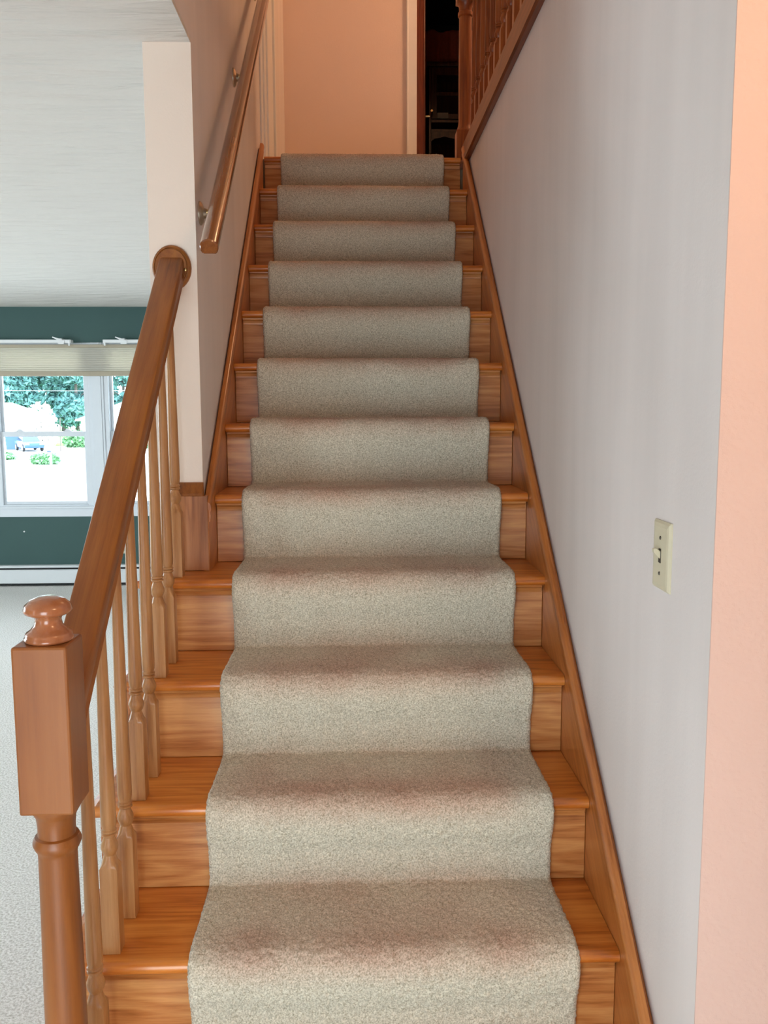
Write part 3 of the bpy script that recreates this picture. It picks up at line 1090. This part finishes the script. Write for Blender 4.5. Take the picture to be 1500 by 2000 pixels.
# baseboard heater
ht = thing('baseboard_heater', (-3.5, FAR_Y - 0.04, FLOOR), 'long white baseboard heater along the teal wall', 'heater')
HX0, HX1 = LEFT_X + 0.3, -1.25
MB().prism([(FAR_Y - 0.001, -0.262), (FAR_Y - 0.062, -0.262), (FAR_Y - 0.068, -0.270), (FAR_Y - 0.066, -0.282), (FAR_Y - 0.058, -0.276), (FAR_Y - 0.001, -0.270)], 'x', HX0, HX1).build('top_cover', 'heater', ht)
MB().box(HX0, HX1, FAR_Y - 0.052, FAR_Y - 0.001, FLOOR + 0.012, -0.272).build('element_cavity', 'black', ht)
MB().prism([(FAR_Y - 0.062, -0.300), (FAR_Y - 0.070, -0.308), (FAR_Y - 0.070, -0.425), (FAR_Y - 0.064, -0.432), (FAR_Y - 0.056, -0.432), (FAR_Y - 0.056, -0.300)], 'x', HX0, HX1).build('front_panel', 'heater', ht)
for x in (HX0 - 0.006, HX1 - 0.006):
    MB().box(x, x + 0.012, FAR_Y - 0.072, FAR_Y - 0.001, FLOOR + 0.001, -0.258).build('end_cap', 'heater', ht, bevel=0.003)

# wall outlet seen between the balusters
ot = thing('wall_outlet', (-2.69, FAR_Y, -0.165), 'ivory duplex outlet on the teal wall above the heater', 'outlet')
op = MB().box(-2.727, -2.653, FAR_Y - 0.006, FAR_Y - 0.0005, -0.162, -0.040).build('wall_plate', 'ivory', ot, bevel=0.003)
for dz in (-0.073, -0.129):
    MB().lathe([(0, -0.0085), (0.014, -0.0085), (0.016, -0.006), (0, -0.006)], (-2.69, FAR_Y, dz), 20, 'y').build('receptacle', 'ivory', op, smooth=True)
    for sx in (-0.006, 0.006):
        MB().box(-2.69 + sx - 0.0012, -2.69 + sx + 0.0012, FAR_Y - 0.0092, FAR_Y - 0.008, dz - 0.005, dz + 0.005).build('slot', 'black', op)
nl = MB().lathe([(0, -0.012), (0.008, -0.010), (0.008, -0.004), (0.004, -0.0005), (0, -0.0005)], (-3.617, FAR_Y, 0.058), 12, 'y').build('wall_hook', 'rod', smooth=True)
tag(nl, 'tiny white hook on the teal wall below the window', 'hook')

# ------------------------------------------------------------------ unlit upstairs room
dd = bpy.data.objects.new('door_1', None)
C.objects.link(dd)
dd.location = (-0.045, 4.28, UFLOOR)
struct(dd, 'reddish wooden door standing open into the dark upstairs room', 'door')
a0, a1 = Vector((-0.045, 4.28, 0)), Vector((0.018, 4.99, 0))
dv = (a1 - a0).normalized()
nv = Vector((dv.y, -dv.x, 0))
db = MB()
q = [a0 - nv * 0.018, a1 - nv * 0.018, a1 + nv * 0.018, a0 + nv * 0.018]
db.prism([(v.x, v.y) for v in q], 'z', UFLOOR + 0.01, UFLOOR + 2.12)
leaf = db.build('door_leaf', 'dark_wood', dd, bevel=0.002)
lv = a1 - dv * 0.065
zl = 3.25
ll = MB()
ll.tube([lv + nv * 0.018 + Vector((0, 0, zl)), lv + nv * 0.05 + Vector((0, 0, zl)), lv + nv * 0.06 - dv * 0.01 + Vector((0, 0, zl)), lv + nv * 0.062 - dv * 0.06 + Vector((0, 0, zl - 0.004)), lv + nv * 0.062 - dv * 0.11 + Vector((0, 0, zl + 0.004))], 0.008, 10)
ll.build('lever_handle', 'brass', leaf, smooth=True)

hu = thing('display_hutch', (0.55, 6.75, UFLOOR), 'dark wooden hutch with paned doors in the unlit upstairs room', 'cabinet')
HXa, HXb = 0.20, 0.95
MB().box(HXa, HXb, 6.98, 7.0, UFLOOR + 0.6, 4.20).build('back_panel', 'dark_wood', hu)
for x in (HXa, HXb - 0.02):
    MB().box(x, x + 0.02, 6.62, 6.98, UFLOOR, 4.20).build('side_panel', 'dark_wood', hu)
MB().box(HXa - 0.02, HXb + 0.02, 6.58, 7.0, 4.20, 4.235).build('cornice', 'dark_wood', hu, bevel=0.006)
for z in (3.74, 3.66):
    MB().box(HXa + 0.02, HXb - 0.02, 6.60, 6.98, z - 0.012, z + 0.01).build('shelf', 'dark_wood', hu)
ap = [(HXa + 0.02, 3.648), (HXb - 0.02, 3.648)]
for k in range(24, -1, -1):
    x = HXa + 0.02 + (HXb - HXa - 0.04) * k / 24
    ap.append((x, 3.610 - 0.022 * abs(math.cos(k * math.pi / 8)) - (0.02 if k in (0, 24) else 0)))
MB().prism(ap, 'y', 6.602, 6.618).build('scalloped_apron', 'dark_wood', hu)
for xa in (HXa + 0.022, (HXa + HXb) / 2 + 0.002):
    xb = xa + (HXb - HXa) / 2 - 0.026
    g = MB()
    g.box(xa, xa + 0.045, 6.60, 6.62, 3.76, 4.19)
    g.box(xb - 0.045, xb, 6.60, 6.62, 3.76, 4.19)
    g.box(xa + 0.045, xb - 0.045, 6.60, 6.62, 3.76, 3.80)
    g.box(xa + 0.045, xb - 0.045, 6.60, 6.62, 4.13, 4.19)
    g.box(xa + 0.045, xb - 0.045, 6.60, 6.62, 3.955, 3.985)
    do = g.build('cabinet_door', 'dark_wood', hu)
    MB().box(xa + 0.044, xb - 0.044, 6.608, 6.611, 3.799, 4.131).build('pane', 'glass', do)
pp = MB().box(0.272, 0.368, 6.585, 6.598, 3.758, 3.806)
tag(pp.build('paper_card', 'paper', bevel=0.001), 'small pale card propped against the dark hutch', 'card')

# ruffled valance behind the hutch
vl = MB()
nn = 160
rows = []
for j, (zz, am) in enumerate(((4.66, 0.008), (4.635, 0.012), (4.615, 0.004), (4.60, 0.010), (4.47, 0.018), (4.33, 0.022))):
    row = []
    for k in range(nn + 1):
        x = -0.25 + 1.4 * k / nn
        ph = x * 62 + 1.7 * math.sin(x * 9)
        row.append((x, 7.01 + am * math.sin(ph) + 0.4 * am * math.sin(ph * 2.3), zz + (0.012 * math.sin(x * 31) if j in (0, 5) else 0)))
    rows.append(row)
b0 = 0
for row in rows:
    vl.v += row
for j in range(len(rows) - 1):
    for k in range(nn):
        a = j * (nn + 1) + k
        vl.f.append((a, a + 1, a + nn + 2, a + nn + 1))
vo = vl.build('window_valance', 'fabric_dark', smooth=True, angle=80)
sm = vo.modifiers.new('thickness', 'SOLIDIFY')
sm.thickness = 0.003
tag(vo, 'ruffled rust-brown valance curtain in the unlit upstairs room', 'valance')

# ------------------------------------------------------------------ outdoors beyond the window
GZ = -2.7
M['pavement'] = plain('pale_pavement', (214, 214, 208), rough=0.9, noise=0.06, scale=0.4)
M['grass'] = plain('lawn', (128, 160, 92), rough=0.95, noise=0.2, scale=3)
M['leaf_a'] = plain('haze_tinted_leaves', (92, 136, 134), rough=0.8, noise=0.35, scale=0.8)  # pale blue of outdoor haze and glare mixed into the leaf colour
M['leaf_b'] = plain('light_leaves', (112, 160, 112), rough=0.8, noise=0.3, scale=1.5)
M['blossom'] = plain('white_blossom', (244, 242, 238), rough=0.9, noise=0.03, scale=4)
M['bark'] = plain('bark', (92, 84, 80), rough=0.9, noise=0.2, scale=6)
M['siding'] = plain('white_siding', (238, 238, 236), rough=0.7, noise=0.02, scale=3)
M['roof'] = plain('grey_shingles', (186, 190, 190), rough=0.9, noise=0.08, scale=6)
M['car_paint'] = plain('blue_car_paint', (52, 84, 132), rough=0.25, noise=0.02)
M['car_glass'] = plain('car_glass', (60, 74, 90), rough=0.1)
M['tyre'] = plain('tyre_rubber', (40, 40, 44), rough=0.8)
M['hub'] = plain('wheel_cover', (216, 220, 224), rough=0.3, metal=0.5)

struct(MB().box(-110, 40, FAR_Y + 1.0, 200, GZ - 0.3, GZ).build('ground_outside', 'pavement'), 'sunlit pale pavement outside the window', 'ground')
struct(MB().box(-80, -10, 90.5, 160, GZ - 0.02, GZ + 0.3).build('ground_lawn', 'grass', bevel=0.12), 'green lawn bank beyond the pavement outside', 'lawn')


def leaves(name, ellipsoids, n, size, seed):
    r_ = np.random.default_rng(seed)
    mb = MB()
    for cx, cy, cz, rx, ry, rz, share in ellipsoids:
        for _ in range(int(n * share)):
            v = r_.normal(size=3)
            v /= np.linalg.norm(v)
            rad = 0.55 + 0.5 * r_.random()
            c = np.array((cx, cy, cz)) + v * rad * np.array((rx, ry, rz))
            a = r_.normal(size=3)
            a /= np.linalg.norm(a)
            b = np.cross(a, r_.normal(size=3))
            b /= np.linalg.norm(b)
            nn_ = np.cross(a, b)
            s_ = size * (0.6 + 0.8 * r_.random())
            k = len(mb.v)
            for p in (c - a * s_, c + b * s_ * 0.55 + nn_ * s_ * 0.2, c + a * s_, c - b * s_ * 0.55 + nn_ * s_ * 0.2):
                mb.v.append(tuple(p))
            mb.f += [(k, k + 1, k + 2), (k, k + 2, k + 3)]
    me = bpy.data.meshes.new(name)
    me.from_pydata(mb.v, [], mb.f)
    return me


tree_kinds = []
for k in range(3):
    r_ = random.Random(40 + k)
    ell = []
    for j in range(13):
        a = r_.uniform(0, 6.28)
        rr = r_.uniform(0.3, 2.4)
        zc = r_.uniform(2.2, 14.0)
        ell.append((rr * math.cos(a), rr * math.sin(a), zc, r_.uniform(1.2, 2.2), r_.uniform(1.2, 2.2), r_.uniform(1.0, 1.7), 1 / 13))
    lm = leaves('foliage', ell, 4600, 0.42, 100 + k)
    lm.materials.append(M['leaf_a'])
    tb = MB().lathe([(0.0, 0), (0.30, 0), (0.22, 3), (0.16, 8), (0.08, 14), (0.0, 15)], (0, 0, 0), 10)
    for j in range(6):
        a, z_ = r_.uniform(0, 6.28), 3 + 1.7 * j
        tb.tube([(0, 0, z_), (1.1 * math.cos(a), 1.1 * math.sin(a), z_ + 0.9), (2.0 * math.cos(a), 2.0 * math.sin(a), z_ + 1.4)], 0.06, 6)
    tm = tb.mesh('trunk', smooth=True)
    tm.materials.append(M['bark'])
    tree_kinds.append((lm, tm))
tree_rows = [(-8, 104), (20, 124), (48, 114), (78, 134), (106, 146), (134, 124), (160, 114), (192, 134), (220, 146), (250, 124)]   # (bearing, distance)
places = ['outermost at the left edge of the window view', 'left behind the pale house roof', 'behind the ridge of the pale house', 'above the white flowering shrub', 'behind the thin pole',
          'right of the thin pole', 'just left of the window mullion', 'hidden behind the window mullion', 'in the right-hand window', 'at the right edge of the window view by the handrail']
for k, (bear, dist) in enumerate(tree_rows):
    x = CAM.x + (bear - 689) / 1713 * (dist + 1.5)
    t = thing('tree', (x, dist, GZ + 0.3), 'tall tree outside, leaves tinted with painted haze, ' + places[k], 'tree', 'trees beyond the pavement')
    lm, tm = tree_kinds[k % 3]
    for nm, me in (('foliage', lm), ('trunk', tm)):
        c = bpy.data.objects.new(nm, me)
        C.objects.link(c)
        c.parent = t
    t.rotation_euler.z = k * 1.3


def shrub(x, y, z, rx, ry, rz, mat, n, size, label, seed, name='shrub'):
    me = leaves('foliage', [(0, 0, rz * 0.5, rx, ry, rz * 0.55, 0.6), (rx * 0.5, -ry * .2, rz * 0.35, rx * .55, ry * .6, rz * .4, 0.2), (-rx * 0.5, 0, rz * 0.3, rx * .55, ry * .6, rz * .35, 0.2)], n, size, seed)
    t = thing(name, (x, y, z), label, 'shrub')
    link('foliage', me, mat, t, (x, y, z))
    MB().lathe([(0, z), (0.06, z), (0.03, z + rz * 0.7), (0, z + rz * .7)], (x, y, 0), 8).build('stem', 'bark', t)
    return t


shrub(-30.9, 85.6, GZ, 1.5, 1.0, 4.2, 'blossom', 1500, 0.22, 'large white flowering shrub beside the pale house outside', 1)
shrub(-22.0, 60.5, GZ, 1.0, 0.7, 0.75, 'leaf_b', 700, 0.16, 'low green shrub at the foot of the white mailbox outside', 2)
shrub(-27.5, 66.5, GZ, 1.3, 0.6, 0.55, 'leaf_b', 500, 0.16, 'low green shrub at the left edge of the window view', 3)
shrub(-27.6, 86.5, GZ, 1.5, 0.8, 1.6, 'leaf_b', 700, 0.2, 'green shrub right behind the parked car outside', 4)
shrub(-24.3, 87.5, GZ, 1.5, 0.8, 1.5, 'leaf_b', 700, 0.2, 'green shrub before the window mullion outside', 5)
shrub(-20.6, 84.0, GZ, 1.6, 0.8, 2.3, 'leaf_b', 700, 0.2, 'green shrub under the roof in the right-hand window', 6)


def house(name, x0, x1, y0, y1, eave, ridge, label, hip=1.0):
    h = thing(name, ((x0 + x1) / 2, (y0 + y1) / 2, GZ), label, 'house')
    MB().box(x0, x1, y0, y1, GZ, eave).build('walls', 'siding', h)
    rf = MB()
    ym = (y0 + y1) / 2
    o = 0.5
    dpt = (y1 - y0) / 2 * hip
    b = len(rf.v)
    rf.v += [(x0 - o, y0 - o, eave), (x1 + o, y0 - o, eave), (x1 + o, y1 + o, eave), (x0 - o, y1 + o, eave), (x0 + dpt, ym, ridge), (x1 - dpt, ym, ridge),
             (x0 - o, y0 - o, eave - 0.15), (x1 + o, y0 - o, eave - 0.15), (x1 + o, y1 + o, eave - 0.15), (x0 - o, y1 + o, eave - 0.15)]
    rf.f += [(0, 1, 5, 4), (1, 2, 5), (2, 3, 4, 5), (3, 0, 4), (6, 9, 8, 7), (0, 6, 7, 1), (1, 7, 8, 2), (2, 8, 9, 3), (3, 9, 6, 0)]
    rf.build('roof', 'roof', h)
    nwin = max(2, int((x1 - x0) / 3.2))
    for k in range(nwin):
        cx = x0 + (x1 - x0) * (k + 0.5) / nwin
        w = MB().box(cx - 0.6, cx + 0.6, y0 - 0.05, y0 + 0.02, GZ + 1.0, GZ + 2.2).build('window', 'siding', h)
        MB().box(cx - 0.5, cx + 0.5, y0 - 0.07, y0 - 0.05, GZ + 1.1, GZ + 2.1).build('pane', 'car_glass', w)
    return h


house('house', -52, -33.6, 87, 95, 0.30, 1.75, 'pale ranch house with a hipped grey roof outside the left window', 0.5)
house('house', -29.6, -16, 94, 102, -0.05, 1.9, 'pale house with a low roof seen through the right-hand window', 0.9)

# parked car
car = thing('car', (-30.3, 80.5, GZ), 'blue sedan parked on the pale pavement outside the window', 'car')
car.rotation_euler.z = math.radians(-58)


def cpart(mb, name, mat, bevel=0.0, smooth=False, parent=None):
    me = mb.mesh(name, bevel=bevel, smooth=smooth)
    me.materials.append(M[mat])
    o = bpy.data.objects.new(name, me)
    C.objects.link(o)
    o.parent = parent or car
    return o


body = MB().prism([(-2.15, 0.32), (2.15, 0.32), (2.2, 0.55), (2.1, 0.75), (1.1, 0.90), (-1.5, 0.94), (-2.15, 0.90), (-2.2, 0.6)], 'y', -0.85, 0.85)
bo = cpart(body, 'body', 'car_paint', bevel=0.06)
cb = MB().rings([[(x, y, 0.9) for x, y in ((-1.75, -0.78), (1.05, -0.78), (1.05, 0.78), (-1.75, 0.78))], [(x, y, 1.38) for x, y in ((-1.15, -0.6), (0.35, -0.6), (0.35, 0.6), (-1.15, 0.6))]])
cpart(cb, 'cabin', 'car_glass', bevel=0.03)
cpart(MB().box(-1.12, 0.32, -0.59, 0.59, 1.375, 1.42), 'roof_panel', 'car_paint', bevel=0.02)
for x in (-1.35, 1.35):
    for s_ in (-1, 1):
        w = cpart(MB().lathe([(0, -0.1), (0.3, -0.1), (0.33, -0.07), (0.33, 0.07), (0.3, 0.1), (0, 0.1)], (x, s_ * 0.80, 0.33), 20, 'y'), 'wheel', 'tyre', smooth=True)
        cpart(MB().lathe([(0, -0.012), (0.2, -0.01), (0.22, 0.0), (0.22, 0.012), (0, 0.012)], (x, s_ * 0.905, 0.33), 16, 'y'), 'hub_cap', 'hub', smooth=True, parent=w)
for s_ in (-1, 1):
    cpart(MB().box(2.12, 2.2, s_ * 0.62 - 0.17, s_ * 0.62 + 0.17, 0.6, 0.72), 'headlight', 'hub', bevel=0.02)

mbx = thing('mailbox', (-21.25, 59.5, GZ), 'small white mailbox on a post above the low shrub outside', 'mailbox')
MB().box(-21.30, -21.20, 59.45, 59.55, GZ, -1.86).build('post', 'siding', mbx)
MB().prism([(-21.42, -1.86), (-21.08, -1.86), (-21.08, -1.66), (-21.16, -1.56), (-21.34, -1.56), (-21.42, -1.66)], 'y', 59.2, 59.8).build('box', 'siding', mbx, bevel=0.01)
MB().box(-21.38, -21.12, 59.18, 59.2, -1.80, -1.68).build('door_flap', 'car_glass', mbx)
bn = thing('trash_bin', (-32.6, 83.0, GZ), 'dark blue wheeled bin left of the parked car outside', 'bin')
MB().prism([(-33.2, GZ), (-32.1, GZ), (-32.0, GZ + 1.35), (-33.3, GZ + 1.35)], 'y', 82.6, 83.4).build('body', 'car_paint', bn, bevel=0.03)
MB().box(-33.36, -31.94, 82.5, 83.5, GZ + 1.35, GZ + 1.46).build('lid', 'tyre', bn, bevel=0.03)
tag(MB().tube([(-26.81, 78.5, GZ), (-26.72, 78.5, 0.3)], 0.045, 8).build('sign_pole', 'bark'), 'thin dark pole standing at the pavement edge outside', 'pole')
pw = thing('power_line', (-20, 58.5, GZ), 'overhead wire strung across the trees outside the window', 'power line')
for x in (-27.5, -9.0):
    MB().lathe([(0, GZ), (0.14, GZ), (0.10, 3.4), (0, 3.4)], (x, 58.5, 0), 10).build('pole', 'bark', pw, smooth=True)
MB().tube([(-27.5 + 18.5 * k / 12, 58.5, 2.40 - 0.06 * math.sin(math.pi * k / 12)) for k in range(13)], 0.012, 6).build('wire', 'siding', pw)
